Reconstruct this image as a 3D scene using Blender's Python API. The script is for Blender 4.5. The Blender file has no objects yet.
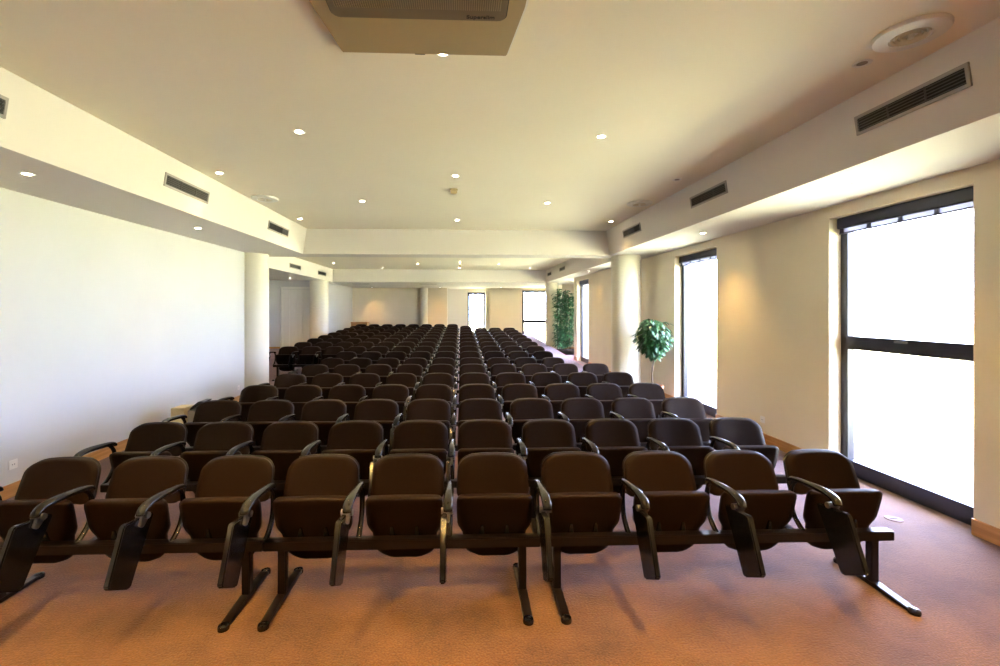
import bpy, bmesh, math, random
from mathutils import Vector, Matrix
random.seed(7)
PI = math.pi
S = bpy.context.scene
COL = S.collection

# ------------------------------------------------------------------ materials
def mat(name, color, rough=0.6, metal=0.0, emit=None, estr=0.0, spec=None):
    m = bpy.data.materials.new(name); m.use_nodes = True
    b = m.node_tree.nodes['Principled BSDF']
    b.inputs['Base Color'].default_value = (*color, 1)
    b.inputs['Roughness'].default_value = rough
    b.inputs['Metallic'].default_value = metal
    if spec is not None: b.inputs['Specular IOR Level'].default_value = spec
    if emit:
        b.inputs['Emission Color'].default_value = (*emit, 1)
        b.inputs['Emission Strength'].default_value = estr
    return m

def noisy(m, scale, c1, c2, lo=0.35, hi=0.65, bump=0.0, detail=4.0, bscale=None, stretch=None):
    nt = m.node_tree; b = nt.nodes['Principled BSDF']
    tc = nt.nodes.new('ShaderNodeTexCoord')
    vec = tc.outputs['Object']
    if stretch:
        mp = nt.nodes.new('ShaderNodeMapping'); mp.inputs['Scale'].default_value = stretch
        nt.links.new(vec, mp.inputs['Vector']); vec = mp.outputs['Vector']
    n = nt.nodes.new('ShaderNodeTexNoise'); n.inputs['Scale'].default_value = scale
    n.inputs['Detail'].default_value = detail
    nt.links.new(vec, n.inputs['Vector'])
    r = nt.nodes.new('ShaderNodeValToRGB')
    r.color_ramp.elements[0].position = lo; r.color_ramp.elements[0].color = (*c1, 1)
    r.color_ramp.elements[1].position = hi; r.color_ramp.elements[1].color = (*c2, 1)
    nt.links.new(n.outputs['Fac'], r.inputs['Fac'])
    nt.links.new(r.outputs['Color'], b.inputs['Base Color'])
    if bump:
        n2 = nt.nodes.new('ShaderNodeTexNoise'); n2.inputs['Scale'].default_value = bscale or scale
        n2.inputs['Detail'].default_value = 3
        nt.links.new(vec, n2.inputs['Vector'])
        bp = nt.nodes.new('ShaderNodeBump'); bp.inputs['Strength'].default_value = bump
        bp.inputs['Distance'].default_value = 0.01
        nt.links.new(n2.outputs['Fac'], bp.inputs['Height'])
        nt.links.new(bp.outputs['Normal'], b.inputs['Normal'])
    return m

M = {}
M['wall'] = noisy(mat('cream_wall_paint', (.78, .72, .59), .75), 1.2, (.76, .68, .51), (.80, .72, .55), bump=.03, bscale=60)
M['wall_white'] = noisy(mat('white_wall_paint', (.82, .81, .76), .55), 1.0, (.61, .605, .575), (.64, .635, .605), bump=.02, bscale=60)
M['ceiling'] = noisy(mat('ceiling_paint', (.80, .77, .70), .8), 1.0, (.88, .82, .69), (.90, .84, .71))
M['bulk'] = mat('bulkhead_paint', (.72, .68, .64), .8)
M['column'] = mat('column_paint', (.74, .70, .57), .5)
M['seat_fab'] = noisy(mat('brown_seat_fabric', (.05, .027, .016), .65, spec=.12), 260, (.0092, .0042, .0020), (.0138, .0061, .0028), bump=.12)
M['seat_fab'].node_tree.nodes['Principled BSDF'].inputs['Sheen Weight'].default_value = .012
M['seat_fab'].node_tree.nodes['Principled BSDF'].inputs['Sheen Roughness'].default_value = .4
M['seat_under'] = noisy(mat('dark_brown_seat_underside', (.03, .015, .011), .6, spec=.12), 200, (.0088, .0038, .0020), (.0125, .0053, .0026), bump=.08)
M['shell'] = mat('black_brown_plastic', (.006, .004, .0035), .4, spec=.25)
M['black'] = mat('black_gloss_plastic', (.005, .005, .0065), .2)
M['steel'] = mat('black_painted_steel', (.005, .0033, .0033), .34, spec=.25)
M['bracket'] = mat('worn_dark_metal', (.22, .21, .20), .32, .9)
M['wood'] = noisy(mat('orange_wood', (.50, .25, .07), .4), 6, (.42, .20, .05), (.56, .29, .09), stretch=(1, .25, 6))
M['frame'] = mat('black_window_frame', (.012, .013, .022), .35)
M['blind'] = mat('navy_blind_box', (.016, .018, .045), .5)
M['trim_white'] = mat('white_plastic', (.80, .79, .74), .4)
M['cassette'] = mat('beige_plastic_panel', (.36, .28, .15), .5)
M['grille_slat'] = mat('tan_slat_plastic', (.25, .19, .12), .5)
M['grille'] = mat('brown_grille_plastic', (.13, .098, .06), .5)
M['dark'] = mat('dark_gap_colour', (.02, .017, .015), .7)
M['grey_vent'] = mat('grey_vent_metal', (.36, .33, .31), .45, .3)
M['slat'] = mat('dark_vent_slat', (.09, .085, .085), .45, .3)
M['brass'] = mat('brass_cream', (.62, .50, .27), .35, .3)
M['ring'] = mat('beige_diffuser_ring', (.70, .63, .50), .45)
M['lamp'] = mat('lit_lamp', (1, .9, .7), .4, emit=(1, .86, .62), estr=40)
M['lampoff'] = mat('unlit_lamp', (.25, .22, .18), .3)
M['leaf'] = noisy(mat('glossy_green_leaf', (.05, .16, .05), .32), 9, (.012, .052, .016), (.05, .15, .055))
M['leaf2'] = noisy(mat('deep_green_leaf', (.04, .13, .05), .34), 9, (.014, .065, .022), (.06, .19, .065))
M['bark'] = mat('brown_stem', (.10, .065, .04), .8)
M['terra'] = mat('terracotta', (.42, .17, .09), .7)
M['soil'] = mat('soil', (.035, .022, .015), .95)
M['planter'] = mat('dark_planter', (.035, .02, .016), .5)
M['carton'] = mat('pale_cardboard', (.62, .52, .30), .8)
M['greybox'] = mat('grey_box', (.38, .35, .31), .6)
M['redtrim'] = mat('red_carpet_edge', (.36, .10, .08), .8)
M['door'] = mat('cream_door', (.86, .84, .76), .35)
M['cover'] = mat('rosy_floor_cover', (.13, .075, .06), .8)
M['cable'] = mat('white_cable', (.7, .68, .66), .5)

# carpet: terracotta pile with broad worn patches and fine speckle
def carpet():
    m = mat('terracotta_carpet', (.42, .2, .1), .95, spec=.15); nt = m.node_tree; b = nt.nodes['Principled BSDF']
    tc = nt.nodes.new('ShaderNodeTexCoord')
    n1 = nt.nodes.new('ShaderNodeTexNoise'); n1.inputs['Scale'].default_value = 2.2; n1.inputs['Detail'].default_value = 5; n1.inputs['Roughness'].default_value = .6
    n2 = nt.nodes.new('ShaderNodeTexNoise'); n2.inputs['Scale'].default_value = 95; n2.inputs['Detail'].default_value = 2
    for n in (n1, n2): nt.links.new(tc.outputs['Object'], n.inputs['Vector'])
    r1 = nt.nodes.new('ShaderNodeValToRGB')
    r1.color_ramp.elements[0].position = .36; r1.color_ramp.elements[0].color = (.069, .037, .0155, 1)
    r1.color_ramp.elements[1].position = .62; r1.color_ramp.elements[1].color = (.128, .068, .028, 1)
    r2 = nt.nodes.new('ShaderNodeValToRGB')
    r2.color_ramp.elements[0].position = .3; r2.color_ramp.elements[0].color = (.62, .6, .6, 1)
    r2.color_ramp.elements[1].position = .7; r2.color_ramp.elements[1].color = (1.2, 1.2, 1.2, 1)
    mx = nt.nodes.new('ShaderNodeMix'); mx.data_type = 'RGBA'; mx.blend_type = 'MULTIPLY'; mx.inputs[0].default_value = .8
    nt.links.new(n1.outputs['Fac'], r1.inputs['Fac']); nt.links.new(n2.outputs['Fac'], r2.inputs['Fac'])
    nt.links.new(r1.outputs['Color'], mx.inputs[6]); nt.links.new(r2.outputs['Color'], mx.inputs[7])
    nt.links.new(mx.outputs[2], b.inputs['Base Color'])
    bp = nt.nodes.new('ShaderNodeBump'); bp.inputs['Strength'].default_value = .35; bp.inputs['Distance'].default_value = .01
    nt.links.new(n2.outputs['Fac'], bp.inputs['Height']); nt.links.new(bp.outputs['Normal'], b.inputs['Normal'])
    b.inputs['Sheen Weight'].default_value = .36; b.inputs['Sheen Tint'].default_value = (.88, .78, 1.0, 1); b.inputs['Sheen Roughness'].default_value = .45
    return m
M['carpet'] = carpet()

def glass():
    m = bpy.data.materials.new('window_glass'); m.use_nodes = True; nt = m.node_tree
    nt.nodes.clear()
    o = nt.nodes.new('ShaderNodeOutputMaterial'); mx = nt.nodes.new('ShaderNodeMixShader')
    t = nt.nodes.new('ShaderNodeBsdfTransparent'); g = nt.nodes.new('ShaderNodeBsdfGlossy')
    t.inputs[0].default_value = (.93, .96, .96, 1); g.inputs['Roughness'].default_value = .02
    f = nt.nodes.new('ShaderNodeLayerWeight'); f.inputs[0].default_value = .5
    pw = nt.nodes.new('ShaderNodeMath'); pw.operation = 'POWER'; pw.inputs[1].default_value = 5
    sc = nt.nodes.new('ShaderNodeMath'); sc.operation = 'MULTIPLY_ADD'; sc.inputs[1].default_value = .9; sc.inputs[2].default_value = .04
    nt.links.new(f.outputs['Facing'], pw.inputs[0]); nt.links.new(pw.outputs[0], sc.inputs[0])
    nt.links.new(sc.outputs[0], mx.inputs[0]); nt.links.new(t.outputs[0], mx.inputs[1])
    nt.links.new(g.outputs[0], mx.inputs[2]); nt.links.new(mx.outputs[0], o.inputs[0])
    return m
M['glass'] = glass()
def gauze():
    m = bpy.data.materials.new('grey_blind_gauze'); m.use_nodes = True; nt = m.node_tree; nt.nodes.clear()
    o = nt.nodes.new('ShaderNodeOutputMaterial'); t = nt.nodes.new('ShaderNodeBsdfTranslucent'); t.inputs[0].default_value = (.22, .22, .26, 1)
    nt.links.new(t.outputs[0], o.inputs[0]); return m
M['gauze'] = gauze()
M['grass'] = noisy(mat('lawn_grass', (.2, .3, .08), .9), 3, (.46, .44, .22), (.60, .56, .31))
M['hedge'] = noisy(mat('hedge_green', (.1, .2, .06), .9), 2, (.16, .26, .08), (.30, .42, .16))

# ------------------------------------------------------------------ mesh helpers
def box(bm, x0, x1, y0, y1, z0, z1):
    v = [bm.verts.new((x, y, z)) for x in (x0, x1) for y in (y0, y1) for z in (z0, z1)]
    for f in ((0, 1, 3, 2), (4, 6, 7, 5), (0, 4, 5, 1), (2, 3, 7, 6), (0, 2, 6, 4), (1, 5, 7, 3)):
        bm.faces.new([v[i] for i in f])

def prism(bm, pts, a0, a1, axis='y'):
    """extrude a polygon: axis y -> pts are (x,z); axis x -> pts are (y,z); axis z -> pts are (x,y)"""
    def P(p, a):
        return {'y': (p[0], a, p[1]), 'x': (a, p[0], p[1]), 'z': (p[0], p[1], a)}[axis]
    A = [bm.verts.new(P(p, a0)) for p in pts]; B = [bm.verts.new(P(p, a1)) for p in pts]
    n = len(pts)
    bm.faces.new(A); bm.faces.new(B[::-1])
    for i in range(n): bm.faces.new([A[i], B[i], B[(i+1) % n], A[(i+1) % n]])

def tube(bm, path, r, seg=8, ry=None, up=Vector((1, 0, 0))):
    """sweep an ellipse (r along 'up', ry across) along path; r may be a list"""
    path = [Vector(p) for p in path]; rings = []
    for i, p in enumerate(path):
        t = (path[min(i+1, len(path)-1)] - path[max(i-1, 0)]).normalized()
        u = (up - t*up.dot(t))
        if u.length < 1e-4: u = Vector((0, 1, 0)) - t*t.y
        u.normalize(); w = t.cross(u)
        rr = r[i] if isinstance(r, (list, tuple)) else r
        rw = (ry[i] if isinstance(ry, (list, tuple)) else ry) if ry else rr
        rings.append([bm.verts.new(p + u*rr*math.cos(2*PI*k/seg) + w*rw*math.sin(2*PI*k/seg)) for k in range(seg)])
    for a, b in zip(rings, rings[1:]):
        for k in range(seg): bm.faces.new([a[k], a[(k+1) % seg], b[(k+1) % seg], b[k]])
    bm.faces.new(rings[0][::-1]); bm.faces.new(rings[-1])

def lathe(bm, prof, cx=0, cy=0, seg=32):
    """prof: list of (radius, z)"""
    rings = []
    for r, z in prof:
        rings.append([bm.verts.new((cx + r*math.cos(2*PI*k/seg), cy + r*math.sin(2*PI*k/seg), z)) for k in range(seg)])
    for a, b in zip(rings, rings[1:]):
        for k in range(seg): bm.faces.new([a[k], a[(k+1) % seg], b[(k+1) % seg], b[k]])
    bm.faces.new(rings[0][::-1]); bm.faces.new(rings[-1])

def panel(bm, ts, halfw, yz, thick, nx=10, curve=0.0, puff=.006, arch=0.0):
    """upholstered panel: rows at ts, half width halfw(t), centre line yz(t)->(y,z); curve pulls the sides towards -y"""
    F, B = [], []
    n = len(ts)
    for j, t in enumerate(ts):
        w = halfw(t); y, z = yz(t); rf, rb = [], []
        for i in range(nx+1):
            s = -1 + 2*i/nx; x = s*w
            edge = max(abs(s), abs(2*j/(n-1)-1))
            pf = puff*(1 - edge**6)
            c = -curve*(x/.22)**2
            z1 = z - arch*(j/(n-1))*(x/.2)**2
            rf.append(bm.verts.new((x, y + c - thick/2 - pf + (.010 if edge > .999 else 0), z1)))
            rb.append(bm.verts.new((x, y + c + thick/2 - (.010 if edge > .999 else 0), z1)))
        F.append(rf); B.append(rb)
    for j in range(n-1):
        for i in range(nx):
            bm.faces.new([F[j][i], F[j][i+1], F[j+1][i+1], F[j+1][i]])
            bm.faces.new([B[j][i], B[j+1][i], B[j+1][i+1], B[j][i+1]])
    for j in range(n-1):
        bm.faces.new([F[j][0], F[j+1][0], B[j+1][0], B[j][0]])
        bm.faces.new([F[j][nx], B[j][nx], B[j+1][nx], F[j+1][nx]])
    for i in range(nx):
        bm.faces.new([F[0][i], B[0][i], B[0][i+1], F[0][i+1]])
        bm.faces.new([F[-1][i], F[-1][i+1], B[-1][i+1], B[-1][i]])

def obj(name, bm, m, parent=None, smooth=False, bevel=0.0, loc=None, seg=2):
    bmesh.ops.recalc_face_normals(bm, faces=bm.faces[:])
    if bevel: 
        bmesh.ops.bevel(bm, geom=bm.edges[:], offset=bevel, segments=seg, affect='EDGES', clamp_overlap=True)
    me = bpy.data.meshes.new(name); bm.to_mesh(me); bm.free()
    for mm in (m if isinstance(m, (list, tuple)) else [m]): me.materials.append(mm)
    if smooth:
        for p in me.polygons: p.use_smooth = True
        if smooth == 'auto': 
            try: me.set_sharp_from_angle(angle=math.radians(40))
            except Exception: pass
    o = bpy.data.objects.new(name, me); COL.objects.link(o)
    if parent: o.parent = parent
    if loc: o.location = loc
    return o

def new(): return bmesh.new()
def tag(o, label, cat, group=None):
    o['label'] = label; o['category'] = cat
    if group: o['group'] = group
    return o
def thing(name, label, cat, loc=(0, 0, 0), group=None, rz=0):
    o = bpy.data.objects.new(name, None); COL.objects.link(o); o.location = loc; o.rotation_euler = (0, 0, rz)
    o.empty_display_size = .1
    return tag(o, label, cat, group)
def struct(name, bm, m, parent=None, **k):
    o = obj(name, bm, m, parent, **k)
    if not parent: o['kind'] = 'structure'
    return o
def boxes(*bs):
    bm = new()
    for b in bs: box(bm, *b)
    return bm

# ------------------------------------------------------------------ room shell
ZC, ZS = 3.28, 2.79            # tray ceiling, soffit
XL, XR = -4.09, 3.89           # inner faces of the side walls
YB = -4.5                      # wall behind the camera
RAMP0, SLOPE = 9.0, .037
def fz(y): return max(0.0, (y-RAMP0)*SLOPE)

bm = new(); box(bm, -7.95, 5.05, YB-.25, 24.2, -.12, 0); struct('floor', bm, M['carpet'])
bm = new(); prism(bm, [(RAMP0, -.02), (24.0, -.02), (24.0, fz(24.0)), (RAMP0, .001)], -7.7, 3.45, 'x'); struct('floor_platform', bm, M['carpet'])
bm = new(); prism(bm, [(RAMP0+.6, 0), (22.3, 0), (22.3, fz(22.3)+.004), (RAMP0+.6, .022)], 3.45, 3.475, 'x'); struct('trim_1', bm, M['redtrim'])

struct('ceiling', boxes((-7.95, 5.05, YB-.25, 24.2, ZC, 3.6)), M['ceiling'])
bm = new()
prism(bm, [(-4.3, ZS), (-3.06, ZS), (-2.985, ZC+.01), (-4.3, ZC+.01)], YB, 8.87, 'y')
struct('ceiling_bulkhead_left', bm, M['bulk'])
bm = new()
prism(bm, [(2.975, ZS), (4.1, ZS), (4.1, ZC+.01), (2.90, ZC+.01)], YB, 8.87, 'y')
struct('ceiling_bulkhead_right', bm, M['bulk'])
struct('ceiling_beam', boxes((-7.9, 5.0, 8.87, 9.38, ZS, ZC+.01)), M['bulk'])
struct('ceiling_bulkhead_left_rear', boxes((-7.9, -4.95, 9.38, 17.65, ZS, ZC+.01)), M['bulk'])
struct('ceiling_bulkhead_right_rear', boxes((3.37, 5.0, 9.38, 17.65, ZS, ZC+.01)), M['bulk'])
struct('ceiling_soffit_far', boxes((-7.9, 5.0, 17.65, 24.2, ZS, ZC+.01)), M['bulk'])

# right wall with window openings
WZ = 2.665; WW = 1.34; WX0, WX1 = XR, XR+.26
WC = [3.93, 7.36, 10.79, 14.22]
bm = new(); y = YB
for c in WC:
    box(bm, WX0, WX1, y, c-WW/2, 0, 3.3); box(bm, WX0, WX1, c-WW/2, c+WW/2, WZ, 3.3); y = c+WW/2
box(bm, WX0, WX1, y, 15.3, 0, 3.3)
struct('wall_right', bm, M['wall'])
struct('wall_right_niche', boxes((XR+.26, 4.85, 15.05, 15.3, 0, 3.3), (4.85, 5.05, 15.05, 15.5, 0, 3.3), (4.85, 5.05, 15.5, 16.5, 2.6, 3.3), (4.85, 5.05, 16.5, 19.2, 0, 3.3), (4.32, 4.85, 19.0, 19.2, 0, 3.3), (4.32, 4.52, 19.2, 22.3, 0, 3.3)), M['wall'])
struct('wall_left', boxes((XL-.25, XL, YB, 8.95, 0, 3.3), (-7.9, XL, 8.95, 9.2, 0, 3.3)), M['wall_white'])
struct('wall_back', boxes((-4.34, 4.15, YB-.25, YB, 0, 3.3)), M['wall'])
DX0, DX1, DZ = -6.62, -5.56, 2.56
struct('wall_left_rear', boxes((-7.95, -7.7, 9.2, 17.1, 0, 3.3), (-7.7, DX0, 16.8, 17.1, 0, 3.3), (DX1, -5.30, 16.8, 17.1, 0, 3.3),
       (DX0, DX1, 16.8, 17.1, DZ, 3.3), (DX0, DX1, 17.02, 17.1, 0, DZ), (-5.55, -5.30, 17.1, 22.5, 0, 3.3)), M['wall_white'])
# far wall with the two end windows
FY = 22.3
struct('wall_far', boxes((-5.55, -.67, FY, FY+.25, 0, 3.3), (1.46, 3.06, FY, FY+.25, 0, 3.3), (3.06, 4.4, FY, FY+.25, 2.68, 3.3), (4.4, 4.52, FY, FY+.25, 0, 3.3),
       (1.25, 1.46, FY+.25, FY+.95, 0, 3.3)), M['wall'])
struct('wall_far_recess', boxes((-.9, .36, FY+.7, FY+.95, 0, 3.3), (.36, 1.25, FY+.7, FY+.95, 2.60, 3.3), (-.92, -.67, FY+.25, FY+.95, 0, 3.3)), M['door'])

# baseboards
bm = new(); y = YB
for c in WC:
    box(bm, XR-.016, XR, y, c-WW/2, 0, .12); y = c+WW/2
box(bm, XR-.016, XR, y, 15.3, 0, .12); struct('baseboard_right', bm, M['wood'])
struct('baseboard_left', boxes((XL, XL+.016, YB, 8.7, 0, .12)), M['wood'])
struct('baseboard_left_rear', boxes((-7.7, DX0, 16.784, 16.8, .2, .35), (-5.3, -5.284, 17.1, FY, .2, .47)), M['wood'])
struct('baseboard_far', boxes((-5.3, -.67, FY-.016, FY, .3, .52), (1.46, 3.06, FY-.016, FY, .3, .52)), M['wood'])
struct('baseboard_niche', boxes((4.834, 4.85, 15.3, 15.5, 0, .12), (4.834, 4.85, 16.5, 19.0, 0, .12), (4.32, 4.834, 18.984, 19.0, 0, .12)), M['wood'])

# round columns
def column(name, x, y, r, z0=0):
    bm = new(); lathe(bm, [(r, z0), (r, ZS)], x, y, 48); return struct(name, bm, M['column'], smooth='auto')
column('column_left', -4.06, 8.98, .285)
column('column_right', 3.34, 8.98, .285)
column('column_left_rear', -5.18, 16.72, .33, .2)
column('column_right_rear', 3.62, 17.75, .25)
column('column_far', -1.78, 22.12, .18, .3)

# folding door in the left rear recess
bm = boxes((DX0, DX1, 16.90, 16.94, 2.47, DZ), (DX0, DX0+.05, 16.90, 16.94, .2, 2.47), (DX1-.05, DX1, 16.90, 16.94, .2, 2.47))
dr = struct('door_1', bm, M['door'])
w = (DX1-DX0-.1)/4
for i in range(4):
    obj('door_leaf', boxes((DX0+.05+w*i+.005, DX0+.05+w*(i+1)-.005, 16.93, 16.965, .22, 2.46)), M['door'], dr, bevel=.004)

# windows in the right wall (frame deep in the reveal, pane, blind box)
def side_window(name, c, transom):
    y0, y1 = c-WW/2, c+WW/2; X0, X1 = XR+.13, XR+.20
    bm = boxes((X0, X1, y0, y0+.07, 0, WZ), (X0, X1, y1-.085, y1, 0, WZ), (X0, X1, y0+.07, y1-.085, 0.0, .15), (X0, X1, y0+.07, y1-.085, WZ-.08, WZ))
    if transom: box(bm, X0-.01, X1, y0+.07, y1-.085, 1.295, 1.43)
    f = struct(name, bm, M['frame'])
    if transom:
        obj('pane', boxes((X0+.03, X0+.036, y0+.07, y1-.085, .15, 1.295)), M['glass'], f)
        obj('pane', boxes((X0+.03, X0+.036, y0+.07, y1-.085, 1.43, WZ-.08)), M['glass'], f)
        bm = boxes((X0-.035, X0-.01, c-.06, c+.06, 1.395, 1.415))
        obj('window_handle', bm, M['bracket'], f, bevel=.005)
    else:
        obj('pane', boxes((X0+.03, X0+.036, y0+.07, y1-.085, .15, WZ-.08)), M['glass'], f)
    bb = obj('blind_box', boxes((XR+.075, X0-.002, y0+.005, y1-.005, WZ-.115, WZ-.002)), M['blind'], f, bevel=.008)
    bm = boxes((XR+.10, XR+.115, y0+.01, y1-.01, WZ-.17, WZ-.157))
    for k in range(5): box(bm, XR+.098, XR+.118, y0+.02+k*(WW-.08)/4, y0+.06+k*(WW-.08)/4, WZ-.16, WZ-.11)
    obj('blind_bracket', bm, M['blind'], bb)
    bm = new()
    for k in range(4):
        yy = y0+.07+k*(WW-.08)/4
        box(bm, XR+.104, XR+.110, yy-.01, yy+(WW-.08)/4-.04, WZ-.158, WZ-.112)
    obj('blind_hem', bm, M['gauze'], bb)
    return f
for i, c in enumerate(WC):
    side_window('window_%d' % (i+1), c, i == 0)
def end_window(name, x0, x1, y, z0, z1, transom=None, mull=.07):
    bm = boxes((x0, x0+mull, y, y+.07, z0, z1), (x1-mull, x1, y, y+.07, z0, z1), (x0+mull, x1-mull, y, y+.07, z0, z0+.12), (x0+mull, x1-mull, y, y+.07, z1-.10, z1))
    if transom: box(bm, x0+mull, x1-mull, y, y+.07, transom-.085, transom+.085)
    f = struct(name, bm, M['frame'])
    if transom:
        obj('pane', boxes((x0+mull, x1-mull, y+.03, y+.036, z0+.12, transom-.07)), M['glass'], f)
        obj('pane', boxes((x0+mull, x1-mull, y+.03, y+.036, transom+.07, z1-.10)), M['glass'], f)
    else: obj('pane', boxes((x0+mull, x1-mull, y+.03, y+.036, z0+.12, z1-.10)), M['glass'], f)
    return f
end_window('window_5', 3.06, 4.40, FY+.13, -.13, 2.68, 1.12, .125)
end_window('window_6', .36, 1.25, FY+.78, .3, 2.60, None, .09)

f = struct('window_7', boxes((4.93, 5.0, 15.5, 15.58, 0, 2.6), (4.93, 5.0, 16.42, 16.5, 0, 2.6), (4.93, 5.0, 15.58, 16.42, 0, .14), (4.93, 5.0, 15.58, 16.42, 2.52, 2.6)), M['frame'])  # unseen window, added to bring daylight in behind the far plant
obj('pane', boxes((4.96, 4.966, 15.58, 16.42, .14, 2.52)), M['glass'], f)
# outdoors
struct('lawn', boxes((4.2, 60, -40, 80, -.5, -.15), (-60, 4.2, 24.3, 80, -.5, -.15)), M['grass'])

# ------------------------------------------------------------------ chairs
P = .543
ARMX = -P/2
def smoothpath(pts, n=4):
    pts = [Vector(p) for p in pts]; out = []
    for i in range(len(pts)-1):
        p0, p1, p2, p3 = pts[max(i-1, 0)], pts[i], pts[i+1], pts[min(i+2, len(pts)-1)]
        for k in range(n):
            t = k/n
            out.append(.5*((2*p1) + (p2-p0)*t + (2*p0-5*p1+4*p2-p3)*t*t + (3*p1-p0-3*p2+p3)*t**3))
    out.append(pts[-1]); return out

def ecorner(w, d, rx, rz):
    return w - rx*(1-math.sqrt(max(0, 1-((rz-d)/rz)**2))) if d < rz else w
def corner(w, d, r):      # reduce width w at distance d from the end with corner radius r
    return w - (r - math.sqrt(max(0, r*r-(r-d)**2))) if d < r else w

def make_chair():
    root = thing('tip_up_chair', '', 'chair')
    # backrest
    H = .250
    ts = [0, .02, .06, .12, .22, .38, .55, .68, .77, .84, .90, .94, .97, .99, 1]
    def hw(t):
        w = .233 - .014*t
        w = ecorner(w, (1-t)*H, .095, .070); return corner(w, t*H, .05)
    yz = lambda t: (.190+.085*t, .502+H*t)
    bm = new(); panel(bm, ts, hw, yz, .040, 14, .026, .010, .012)
    b = obj('backrest', bm, M['seat_fab'], root, smooth=True)
    bm = new(); panel(bm, ts, lambda t: hw(t)+.004, lambda t: (.190+.085*t+.022, .499+(H+.006)*t), .022, 14, .026, .004, .012)
    obj('back_shell', bm, M['shell'], b, smooth=True)
    # seat, tipped up: its underside faces forward
    prof = [(.178, .035), (.180, .078), (.187, .115), (.200, .146), (.218, .166), (.243, .180), (.275, .186), (.31, .190), (.345, .194), (.365, .205), (.385, .217), (.41, .225), (.48, .229), (.54, .230), (.56, .228), (.572, .222), (.580, .212), (.584, .200)]
    zs = [p[0] for p in prof]; W = dict(prof)
    bm = new(); panel(bm, zs, lambda z: W[z], lambda z: (.125-.095*(z-.186)/.4, z), .052, 12, .012, .012)
    s = obj('seat', bm, M['seat_under'], root, smooth=True)
    bm = new()
    for sx in (-.075, .075):
        pass
    for sx in (-.075, .075):
        bm = new(); prism(bm, [(sx-.016, .335), (sx+.016, .335), (sx+.007, .400), (sx-.007, .400)], .025, .09, 'y')
        obj('hinge_bracket', bm, M['black'], s, bevel=.003)
    # armrest on the sitter's right
    bm = new()
    pth = smoothpath([(ARMX, .125, .608), (ARMX, .115, .624), (ARMX, .07, .636), (ARMX, -.02, .645), (ARMX, -.13, .652), (ARMX, -.20, .646), (ARMX, -.235, .628), (ARMX, -.245, .606)], 3)
    n = len(pth); tube(bm, pth, [.016+.012*min(1, i/(n-1)*2)*(1-.35*(i/(n-1))**6) for i in range(n)], 12, [.012+.007*math.sin(PI*i/(n-1)) for i in range(n)])
    obj('armrest', bm, M['black'], root, smooth=True)
    bm = new()
    pth = smoothpath([(ARMX, .06, .632), (ARMX, .110, .575), (ARMX, .118, .49), (ARMX, .095, .415), (ARMX, .05, .365), (ARMX, .0, .335)], 4)
    tube(bm, pth, .017, 8, .011)
    obj('arm_support', bm, M['black'], root, smooth=True)
    # writing tablet folded down beside the seat
    xc = ARMX-.02
    pts = [(-.130, .572), (-.142, .582), (-.335, .604), (-.350, .594), (-.452, .352), (-.446, .336), (-.318, .262), (-.300, .268)]
    bm = new(); prism(bm, pts, xc-.015, xc+.015, 'x')
    t = obj('writing_tablet', bm, M['black'], root, smooth='auto', bevel=.006)
    bm = new(); tube(bm, [(xc-.018, -.215, .598), (xc+.045, -.215, .598)], .017, 10, up=Vector((0, 1, 0)))
    obj('tablet_pivot', bm, M['bracket'], t, smooth='auto')
    bm = new(); prism(bm, [(-.19, .61), (-.24, .605), (-.262, .56), (-.235, .54), (-.20, .57)], xc+.014, xc+.030, 'x')
    obj('tablet_clip', bm, M['bracket'], t, bevel=.004)
    return root

ORD = ['zeroth', 'first', 'second', 'third', 'fourth', 'fifth', 'sixth', 'seventh', 'eighth', 'ninth', 'tenth', 'eleventh', 'twelfth', 'thirteenth', 'fourteenth', 'fifteenth', 'sixteenth', 'seventeenth']
def rowname(r, n):
    return 'front row' if r == 1 else ('back row' if r == n else ORD[r]+' row from the front')

def dup(root):
    c = root.copy(); COL.objects.link(c)
    for ch in root.children:
        d = ch.copy(); COL.objects.link(d); d.parent = c
        for g in ch.children:
            e = g.copy(); COL.objects.link(e); e.parent = d
    return c

YT = [2.965, 3.87, 4.80, 5.75, 6.78, 7.90, 8.95, 10.03, 11.03, 12.02, 13.00, 13.98, 14.96, 15.94, 16.93, 17.92, 18.90]
def span(r):
    if r <= 6: return 1, 10
    if r <= 8: return 1, 9
    if r <= 15: return -2, 9
    return (-2, 6) if r == 16 else (-2, 5)
X6 = .205; ROT = .008
proto = make_chair(); used = False
frames = {}
def make_frame(k):
    """beam on two T-legs under k seats; origin at the floor under the first seat"""
    root = thing('bench_stand', '', 'bench stand')
    bm = boxes((-.270, (k-1)*P+.270, -.03, .03, .291, .348)); obj('beam', bm, M['steel'], root, bevel=.004)
    for x in (-.17, (k-1)*P+.165):
        bm = boxes((x-.023, x+.023, -.012, .038, .028, .294)); l = obj('leg', bm, M['steel'], root, bevel=.004)
        bm = new(); prism(bm, [(-.245, .004), (.265, .004), (.265, .022), (.06, .034), (-.03, .034), (-.245, .022)], x-.026, x+.026, 'x')
        obj('foot', bm, M['steel'], l, bevel=.004)
        for yy in (-.25, .26):
            bm = new(); lathe(bm, [(.029, .0), (.030, .012), (.027, .024), (.014, .030)], x, yy, 16)
            obj('foot_pad', bm, M['black'], l, smooth='auto')
    return root
NR = len(YT)
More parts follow.
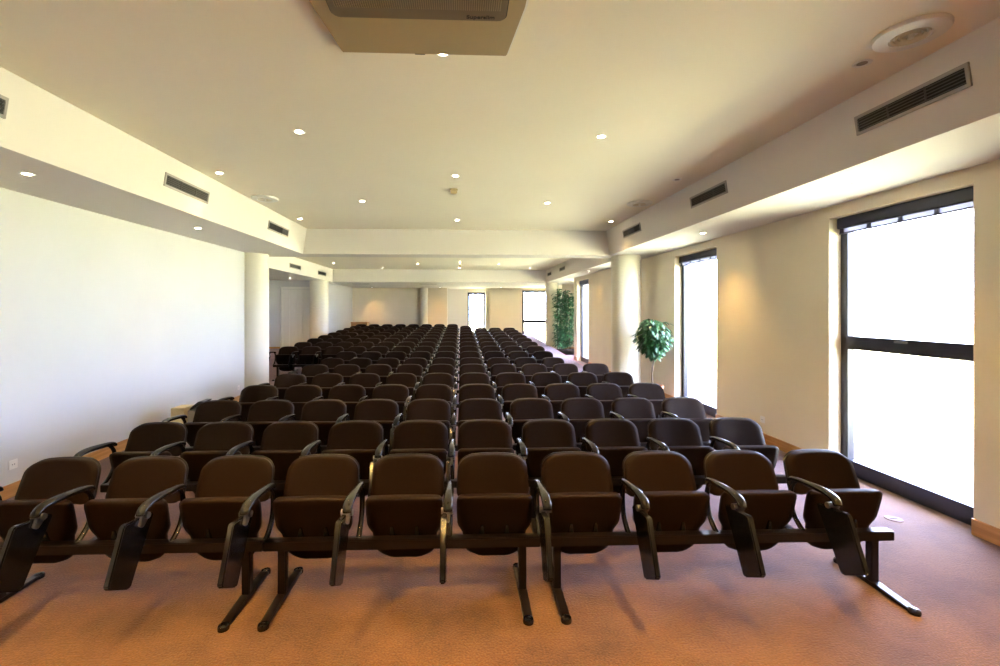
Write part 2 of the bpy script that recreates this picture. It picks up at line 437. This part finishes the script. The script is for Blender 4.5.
for r in range(1, NR+1):
    k0, k1 = span(r); yb = YT[r-1]-.275; z = fz(yb)
    for k in range(k0, k1+1):
        c = proto if not used else dup(proto); used = True
        c.location = (X6+P*(k-6), yb-ROT*(P*(k-5.5)), z); c.rotation_euler = (0, 0, -ROT)
        fromwin = k1-k+1
        where = ('window-end seat' if fromwin == 1 else ('blank-wall-end seat' if k == k0 else ORD[fromwin]+' seat from the windows'))
        c['label'] = 'dark brown tip-up chair, %s, %s' % (where, rowname(r, NR))
        c['group'] = 'rows of dark brown tip-up chairs'
    k = k0
    units = []
    while k <= k1:
        n = 4 if (k1-k+1 == 4) else min(3, k1-k+1)
        units.append((k, n)); k += n
    for i, (k, n) in enumerate(units):
        if n not in frames: f = frames[n] = make_frame(n)
        else: f = dup(frames[n])
        f.location = (X6+P*(k-6), yb-ROT*(P*(k-5.5)), z); f.rotation_euler = (0, 0, -ROT)
        ui = len(units)-i
        pos = 'window-end unit' if ui == 1 else ('blank-wall-end unit' if i == 0 else ORD[ui]+' unit from the windows')
        f['label'] = 'black steel bench stand on legs, %s, %s' % (pos, rowname(r, NR))
        f['group'] = 'black bench stands under the chairs'

# ------------------------------------------------------------------ ceiling fittings
LAMPCOL = (1.0, .60, .19)
def downlight(x, y, z, label, lit=True, power=60, group='recessed ceiling downlights', size=92):
    t = thing('downlight', label, 'ceiling light', (x, y, z), group)
    bm = new(); prof = [(.029, -.001), (.047, -.006), (.052, -.003), (.053, .002), (.029, .002)]
    rings = []
    for rr, zz in prof: rings.append([bm.verts.new((rr*math.cos(2*PI*k/24), rr*math.sin(2*PI*k/24), zz)) for k in range(24)])
    for a, b in zip(rings, rings[1:]+rings[:1]):
        for k in range(24): bm.faces.new([a[k], a[(k+1) % 24], b[(k+1) % 24], b[k]])
    obj('bezel', bm, M['trim_white'], t, smooth=True)
    bm = new(); lathe(bm, [(.029, .0005), (.029, -.002), (.018, -.006)], 0, 0, 20)
    obj('bulb', bm, M['lamp'] if lit else M['lampoff'], t, smooth='auto')
    if lit:
        l = bpy.data.lights.new('downlight_beam', 'SPOT'); l.energy = power; l.color = LAMPCOL
        l.spot_size = math.radians(size); l.spot_blend = 1.0; l.shadow_soft_size = .03
        lo = bpy.data.objects.new('downlight_beam', l); COL.objects.link(lo); lo.parent = t; lo.location = (0, 0, -.03)
    return t
W3 = {-2.78: 'blank-wall side', -1.43: 'blank-wall half', -.06: 'middle', 1.28: 'window half', 2.66: 'window side'}
for yi, (y, xs) in enumerate([(-1.0, (-1.43, 1.28)), (.25, (-2.78, -.06, 2.66)), (1.52, (-1.43, 1.28)), (2.765, (-2.78, -.11)), (4.05, (-1.43, 1.28)), (5.31, (-2.78, -.06)), (6.60, (-1.43, 1.28)), (7.92, (-2.78, -.06, 2.68))]):  # rows behind and above the camera are unseen, added to warm the foreground
    for x in xs:
        w = min(W3, key=lambda q: abs(q-x))
        rowd = ['added behind the camera, farther row', 'added behind the camera, nearer row', 'added unseen above the camera', 'beside the air conditioner row', 'second visible row', 'third visible row', 'fourth visible row', 'last row before the beam'][yi]
        downlight(x, y, ZC, 'lit recessed spotlight in front ceiling tray, %s, %s' % (W3[w], rowd), True, 400 if yi < 3 else (40 if abs(x) > 2.5 else 75))
downlight(2.57, 2.78, ZC, 'unlit round ceiling spotlight beside the large round diffuser near the windows', False)
downlight(2.62, 5.35, ZC, 'unlit round ceiling spotlight at the tray edge before the second window', False)
for y, xs in [(10.9, (-2.9, -.02, 2.6)), (12.2, (-1.45, 1.3)), (13.5, (-2.9, 2.6)), (14.83, (-.02,)), (15.4, (-4.29, -1.46, 1.3)), (16.85, (-2.89, -.04, 2.6))]:  # rows nearest the beam are hidden by it, added for their light
    for x in xs:
        downlight(x, y, ZC, 'lit spotlight in rear ceiling tray, %s m past beam, %s' % (
            {10.9: 'added unseen, two', 12.2: 'added unseen, three', 13.5: 'four', 14.83: 'five and a half', 15.4: 'six', 16.85: 'seven and a half'}[y], 'middle' if abs(x) < .5 else ('window side' if x > 2 else 'window half' if x > 0 else 'blank-wall half' if x > -2 else 'farthest from windows')))
for x, y, lab in [(-3.48, 1.4, 'added beside the camera over the blank white wall'), (-3.47, 3.75, 'over blank white wall, nearest the camera'), (-3.49, 6.13, 'over blank white wall, nearer the column'),  # lamps beside the camera are out of view, added for foreground light
                  (3.43, 1.6, 'added beside the camera over the window wall'), (3.36, 3.79, 'in front of the big nearest window'), (3.43, 6.24, 'between the two nearest windows'), (3.6, 12.5, 'over the rear window aisle'),
                  (-5.81, 12.4, 'added unseen in the left alcove behind the column'), (-5.81, 10.2, 'added unseen in the left alcove beside the column'), (-5.81, 15.58, 'before the cream folding door'), (-4.24, 21.75, 'by the far wall, away from windows'), (-1.0, 21.75, 'by the far wall, beside the far column'), (1.95, 21.6, 'by the far wall, between the end windows')]:  # both alcove lamps are hidden by the column, added to brighten the recess
    downlight(x, y, ZS, 'lit recessed spotlight in the low soffit, '+lab, True, 14 if x < -3 and y < 10 else (20 if x == 3.6 else 45 if y < 10 else 50), 'soffit downlights')

def diffuser(x, y, z, r, label):
    t = thing('round_air_vent', label, 'ceiling vent', (x, y, z), 'round ceiling air diffusers')
    bm = new(); lathe(bm, [(r, .002), (r*1.0, -.012), (r*.96, -.022), (r*.60, -.03), (r*.56, -.03), (r*.54, -.012), (r*.2, -.010)], 0, 0, 48)
    obj('rim', bm, M['trim_white'], t, smooth='auto')
    for q in (.50, .38, .26):
        bm = new(); rings = []
        for rr, zz in [(r*q, -.012), (r*q, -.028), (r*(q-.06), -.022), (r*(q-.06), -.012)]:
            rings.append([bm.verts.new((rr*math.cos(2*PI*k/40), rr*math.sin(2*PI*k/40), zz)) for k in range(40)])
        for a, b in zip(rings, rings[1:]+rings[:1]):
            for k in range(40): bm.faces.new([a[k], a[(k+1) % 40], b[(k+1) % 40], b[k]])
        obj('ring', bm, M['ring'], t, smooth='auto')
    bm = new(); lathe(bm, [(r*.09, -.010), (r*.09, -.034), (r*.05, -.038)], 0, 0, 20); obj('hub', bm, M['trim_white'], t, smooth='auto')
diffuser(2.56, 2.46, ZC, .172, 'large cream round air diffuser in ceiling nearest the camera')
diffuser(2.64, 6.54, ZC, .18, 'round air diffuser in ceiling over the second window bay')
diffuser(-2.76, 6.47, ZC, .18, 'round air diffuser half hidden by the blank-wall bulkhead')

def wall_vent(face, y0, y1, z0, z1, nx, label, tilt=0.0, axis='x'):
    """louvred grille on a bulkhead face at x=face (nx: outward normal sign) """
    L = y1-y0; Hh = z1-z0
    t = thing('air_grille', label, 'air vent', (face, (y0+y1)/2, (z0+z1)/2), 'slotted air grilles on the bulkheads')
    if axis == 'x': t.rotation_euler = (0, tilt, 0 if nx > 0 else PI)
    else: t.rotation_euler = (0, 0, -PI/2)
    fr = .022
    bm = boxes((-.004, .010, -L/2, L/2, -Hh/2, -Hh/2+fr), (-.004, .010, -L/2, L/2, Hh/2-fr, Hh/2), (-.004, .010, -L/2, -L/2+fr, -Hh/2+fr, Hh/2-fr), (-.004, .010, L/2-fr, L/2, -Hh/2+fr, Hh/2-fr))
    obj('frame', bm, M['grey_vent'], t, bevel=.002)
    obj('backing', boxes((-.004, .001, -L/2+fr, L/2-fr, -Hh/2+fr, Hh/2-fr)), M['dark'], t)
    n = 5
    bm = new()
    for k in range(n):
        zc = -Hh/2+fr+(k+.5)*(Hh-2*fr)/n
        prism(bm, [(.002, zc-.004), (.008, zc-.001), (.008, zc+.002), (.002, zc+.001)], -L/2+fr, L/2-fr, 'y')
    for yy in (-L/6, L/6): box(bm, .001, .009, yy-.004, yy+.004, -Hh/2+fr, Hh/2-fr)
    s = obj('slats', bm, M['slat'], t)
def lface(z): return -3.06 + .075*(z-ZS)/(ZC-ZS)
def rface(z): return 2.975 - .075*(z-ZS)/(ZC-ZS)
TL = math.atan(.075/.49)
for y0, y1, lab in [(2.35, 3.12, 'at the edge of view'), (4.72, 5.52, 'second along'), (7.20, 8.02, 'nearest the beam')]:
    wall_vent(lface(3.035)+.002, y0, y1, 2.97, 3.11, 1, 'grey slotted air grille on the white blank-wall bulkhead, '+lab, TL)
for y0, y1, lab in [(2.47, 3.22, 'large and nearest the camera'), (4.84, 5.62, 'before the second window'), (7.22, 8.0, 'nearest the beam and column')]:
    wall_vent(rface(3.06)-.002, y0, y1, 2.99, 3.13, -1, 'grey slotted air grille on the window-side bulkhead, '+lab, -TL if False else TL)
for y0, y1, lab in [(13.25, 14.15, 'nearer'), (15.85, 16.75, 'farther')]:
    wall_vent(-4.948, y0, y1, 2.93, 3.07, 1, 'small grey air grille on the rear white bulkhead past the beam, %s one' % lab)
for y0, y1, lab in [(14.4, 15.2, 'nearer'), (16.6, 17.3, 'farther')]:
    wall_vent(3.368, y0, y1, 3.0, 3.13, -1, 'small air grille on the rear window-side bulkhead, %s one' % lab)
for x, lab in [(-4.15, 'above the far wall away from windows'), (-1.35, 'above the far column')]:
    t = thing('slot_vent', 'thin dark slot vent in far soffit '+lab, 'air vent', (x, 18.95, ZS), 'slot vents in the far soffit')
    obj('frame', boxes((-.36, .36, -.11, -.075, -.008, .001), (-.36, .36, .075, .11, -.008, .001), (-.36, -.325, -.075, .075, -.008, .001), (.325, .36, -.075, .075, -.008, .001)), M['grey_vent'], t)
    obj('slats', boxes(*[(-.325, .325, -.07+.035*k, -.055+.035*k, -.006, .001) for k in range(4)]), M['slat'], t)
    obj('backing', boxes((-.325, .325, -.075, .075, -.002, .001)), M['dark'], t)

# smoke detectors
def detector(x, y, z, label):
    t = thing('smoke_detector', label, 'smoke detector', (x, y, z), 'ceiling smoke detectors')
    bm = new(); lathe(bm, [(.052, .002), (.052, -.014), (.042, -.020)], 0, 0, 28); obj('base', bm, M['brass'], t, smooth='auto')
    bm = new(); lathe(bm, [(.036, -.018), (.044, -.026), (.044, -.046), (.034, -.058), (.012, -.064)], 0, 0, 28); obj('sensor_cap', bm, M['brass'], t, smooth='auto')
detector(-.09, 5.90, ZC, 'cream brass smoke detector on the front ceiling tray')
detector(-.02, 15.9, ZC, 'small smoke detector on the rear ceiling tray')

# air-conditioning cassette above the camera
t = thing('air_conditioner', 'beige ceiling air conditioner cassette with slotted brown grille', 'air conditioner', (-.215, 2.245, ZC))
bm = new(); prism(bm, [(-.495, .49), (.495, .49), (.545, .05), (.545, -.49), (-.545, -.49), (-.545, .05)], -.034, 0, 'z')
obj('panel', bm, M['cassette'], t, bevel=.006)
for q in (1, -1):
    bm = new(); prism(bm, [(q*.493, .492), (q*.508, .492), (q*.560, .05), (q*.560, -.49), (q*.543, -.49), (q*.543, .05)], -.016, .001, 'z')
    obj('edge_strip', bm, M['trim_white'], t)
bm = new(); 

pts = []
for cx_, cy_, a0 in [(.41, .10, 0), (-.41, .10, 90), (-.41, -.40, 180), (.41, -.40, 270)]:
    for k in range(5):
        a = math.radians(a0+k*22.5); pts.append((cx_+.042*math.cos(a), cy_+.042*math.sin(a)))
prism(bm, pts, -.046, -.030, 'z'); g = obj('grille', bm, M['grille'], t, bevel=.002)
bm = new()
for k in range(76):
    x = -.418+k*.0111
    box(bm, x, x+.0045, -.42, .055, -.050, -.045)
obj('grille_slats', bm, M['grille_slat'], g)
bm = new(); prism(bm, [(p[0]*1.012, (p[1]+.15)*1.018-.15) for p in pts], -.038, -.034, 'z'); obj('grille_gap', bm, M['dark'], t)
bm = boxes((-.06, .0, .482, .492, -.034, -.022)); obj('sensor_slot', bm, M['dark'], t)
tx = bpy.data.curves.new('brand_lettering', 'FONT'); tx.body = 'Superslim'; tx.size = .038; tx.offset = .0009; tx.extrude = .0008; tx.align_x = 'LEFT'
to = bpy.data.objects.new('brand_lettering', tx); COL.objects.link(to); to.parent = g
to.rotation_euler = (PI, 0, 0); to.location = (.245, .122, -.0475); tx.space_character = 1.0
tx.materials.append(M['dark'])
bpy.context.view_layer.update()
tm = bpy.data.meshes.new_from_object(to.evaluated_get(bpy.context.evaluated_depsgraph_get()))
to2 = bpy.data.objects.new('brand_lettering', tm); COL.objects.link(to2); to2.parent = g
to2.rotation_euler = to.rotation_euler; to2.location = to.location
bpy.data.objects.remove(to); to2.name = 'brand_lettering'

# ------------------------------------------------------------------ plants
def leaf(bm, base, d, L, wdt, droop, roll):
    d = Vector(d).normalized(); side = d.cross(Vector((0, 0, 1)))
    if side.length < .05: side = Vector((1, 0, 0))
    side.normalize(); nrm = side.cross(d)
    side = side*math.cos(roll) + nrm*math.sin(roll)
    prev = None; p = Vector(base); dd = d.copy()
    for i, wf in enumerate((.12, .8, 1.0, .7, .05)):
        w = side*wdt*wf*.5; mid = p - side.cross(dd).normalized()*wdt*.10*wf
        cur = [bm.verts.new(p-w), bm.verts.new(mid), bm.verts.new(p+w)]
        if prev:
            bm.faces.new([prev[0], prev[1], cur[1], cur[0]]); bm.faces.new([prev[1], prev[2], cur[2], cur[1]])
        prev = cur; p = p + dd*L/4; dd = (dd + Vector((0, 0, -droop))).normalized()

t = thing('potted_fig_tree', 'small weeping fig tree with round green crown on bare stem', 'plant', (3.46, 7.98, 0))
bm = new(); lathe(bm, [(.13, 0), (.135, .02), (.175, .30), (.19, .30), (.19, .345), (.165, .345), (.160, .29)], 0, 0, 28); obj('pot', bm, M['terra'], t, smooth='auto')
bm = new(); lathe(bm, [(.15, .27), (.155, .315), (.05, .325)], 0, 0, 24); obj('soil', bm, M['soil'], t)
bm = new(); tube(bm, smoothpath([(0, 0, .29), (-.01, 0, .55), (.02, 0, .78), (.03, .0, 1.05), (.02, 0, 1.35)], 4), [.016]*4+[.014]*4+[.012]*4+[.010]*5, 8)
for a in range(7):
    an = a*2*PI/7; tube(bm, smoothpath([(.02, 0, 1.0+.03*a), (.02+.12*math.cos(an), .12*math.sin(an), 1.2), (.02+.24*math.cos(an), .24*math.sin(an), 1.25)], 3), [.008]*3+[.006]*3+[.004], 5)
obj('stem', bm, M['bark'], t, smooth=True)
bm = new()
for i in range(1000):
    a = random.uniform(0, 2*PI); u = random.uniform(-1, 1); rr = (random.uniform(.45, 1))**.5
    sx = math.sqrt(1-u*u)
    cz = 1.20+.36*u*rr; taper = 1.0 if u > -.2 else 1.0+(u+.2)*.75
    x = .01+.275*rr*sx*math.cos(a)*taper; y = .29*rr*sx*math.sin(a)*taper
    d = (math.cos(a)*.7+random.uniform(-.3, .3), math.sin(a)*.7+random.uniform(-.3, .3), random.uniform(-.9, .1))
    leaf(bm, (x, y, cz), d, random.uniform(.09, .15), random.uniform(.035, .055), .28, random.uniform(-.6, .6))
for i in range(5):
    leaf(bm, (.15+.02*i, -.02*i, 1.44), (.6, 0, .5-.1*i), .16, .03, .3, 0)
obj('foliage', bm, M['leaf'], t, smooth=True)

t = thing('tall_foliage_plant', 'tall bushy green plant filling the far niche', 'plant', (3.95, 17.02, 0))
bm = new(); prism(bm, [(-.36, .20), (-.32, 0), (.46, 0), (.50, .20), (.45, .20), (.43, .15), (-.31, .15), (-.33, .20)], -.2, .2, 'y')
box(bm, -.345, .485, -.2, -.17, .02, .2); box(bm, -.345, .485, .17, .2, .02, .2); obj('planter', bm, M['planter'], t)
bm = new(); box(bm, -.31, .44, -.17, .17, .12, .17); obj('soil', bm, M['soil'], t)
bm = new()
stems = []
for i in range(7):
    x = -.27+.09*i; y = random.uniform(-.1, .1); h = random.uniform(2.1, 2.5)
    stems.append((x, y, h)); tube(bm, smoothpath([(x, y, .15), (x+random.uniform(-.04, .04), y, h*.5), (x+random.uniform(-.06, .06), y, h)], 4), .011, 6)
obj('stem', bm, M['bark'], t, smooth=True)
bm = new()
for i in range(1500):
    x, y, h = random.choice(stems); z = random.uniform(.3, h)
    a = random.uniform(0, 2*PI)
    leaf(bm, (x+random.uniform(-.14, .14), y+random.uniform(-.1, .1), z), (math.cos(a), math.sin(a), random.uniform(-.5, .5)), random.uniform(.13, .22), random.uniform(.05, .08), .3, random.uniform(-.5, .5))
obj('foliage', bm, M['leaf2'], t, smooth=True)

# ------------------------------------------------------------------ small things
def socket(x, y, z, label, nx, n=1, group=None):
    t = thing('wall_socket', label, 'socket', (x, y, z), group, 0 if nx > 0 else PI)
    bm = boxes((-.001, .010, -.042*n, .042*n, -.042, .042)); obj('plate', bm, M['trim_white'], t, bevel=.003)
    for k in range(n):
        bm = new(); c = (k-(n-1)/2)*.08
        for dy in (-.010, .010): box(bm, .0095, .0112, c+dy-.003, c+dy+.003, -.004, .004)
        obj('socket_holes', bm, M['dark'], t)
socket(XL, 4.28, .29, 'white square power socket low on blank wall near front row', 1, 1)
socket(XL, 8.45, .27, 'small white power socket low on blank wall beside the column', 1, 1)
socket(XR, 5.64, .29, 'pale power socket low on wall between the two nearest windows', -1, 1)

# boxes by the blank wall beside the third row
t = thing('cardboard_box', 'small pale cardboard box by the blank wall beside third row', 'box', (-3.74, 6.22, 0))
bm = boxes((-.085, .085, -.12, .12, 0, .395)); obj('carton', bm, M['carton'], t, bevel=.004)
bm = boxes((-.083, -.001, -.118, .118, .395, .401), (.001, .083, -.118, .118, .395, .401)); obj('flap', bm, M['carton'], t)
t = thing('projector_box', 'grey box with raised black lid beside the cardboard box', 'box', (-3.50, 6.22, 0))
bm = boxes((-.11, .11, -.12, .12, 0, .37)); obj('case', bm, M['greybox'], t, bevel=.008)
bm = new(); prism(bm, [(-.10, .37), (-.085, .37), (.085, .47), (.10, .485), (.02, .485), (-.08, .405)], -.1, .1, 'y'); obj('lid', bm, M['black'], t, bevel=.006)

# wooden cabinet at the far end
t = thing('wooden_cabinet', 'low orange wooden cabinet at far wall behind the back row', 'cabinet', (-4.55, 20.6, fz(20.6)))
obj('body', boxes((-.36, .36, -.2, .2, .04, .70)), M['wood'], t, bevel=.004)
obj('top', boxes((-.38, .38, -.22, .22, .70, .73)), M['wood'], t, bevel=.004)
obj('plinth', boxes((-.34, .34, -.17, .18, -.02, .04)), M['dark'], t)
for x in (-.18, .18):
    d = obj('door', boxes((x-.172, x+.172, -.215, -.2, .06, .68)), M['wood'], t, bevel=.003)
    obj('handle', boxes((x*.25-.008, x*.25+.008, -.235, -.215, .36, .46)), M['bracket'], d, bevel=.003)

# floor outlet and loose cable by the near window
t = thing('floor_outlet', 'flat round floor outlet cover on carpet by the near window', 'floor outlet', (3.52, 3.52, 0))
bm = new(); lathe(bm, [(.06, 0), (.06, .004), (.052, .006)], 0, 0, 28); obj('cover', bm, M['cover'], t, smooth='auto')
bm = boxes((-.03, .03, -.004, .004, .006, .008)); obj('cover_slot', bm, M['dark'], t)

# ------------------------------------------------------------------ world, camera
w = bpy.data.worlds.new('sky'); S.world = w; w.use_nodes = True
bg = w.node_tree.nodes['Background']
bg.inputs['Color'].default_value = (.73, .81, 1.24, 1); bg.inputs['Strength'].default_value = 20.5

sun = bpy.data.lights.new('sun', 'SUN'); sun.energy = 130; sun.angle = math.radians(.6); sun.color = (1, .93, .80)
so = bpy.data.objects.new('sun', sun); COL.objects.link(so); so.rotation_euler = (math.radians(6), math.radians(-38), 0); so.location = (-20, 0, 30)
cam = bpy.data.cameras.new('camera'); co = bpy.data.objects.new('camera', cam); COL.objects.link(co)
cam.sensor_width = 36; cam.lens = 16.2; cam.shift_x = .021; cam.shift_y = -.023
cam.clip_start = .05; cam.clip_end = 300
co.location = (0, 0, 1.7); co.rotation_euler = (PI/2, 0, -math.radians(2.34))
S.camera = co
vs = S.view_settings
vs.view_transform = 'Standard'; vs.look = 'None'; vs.gamma = 1; vs.use_curve_mapping = False; vs.exposure = 1.25
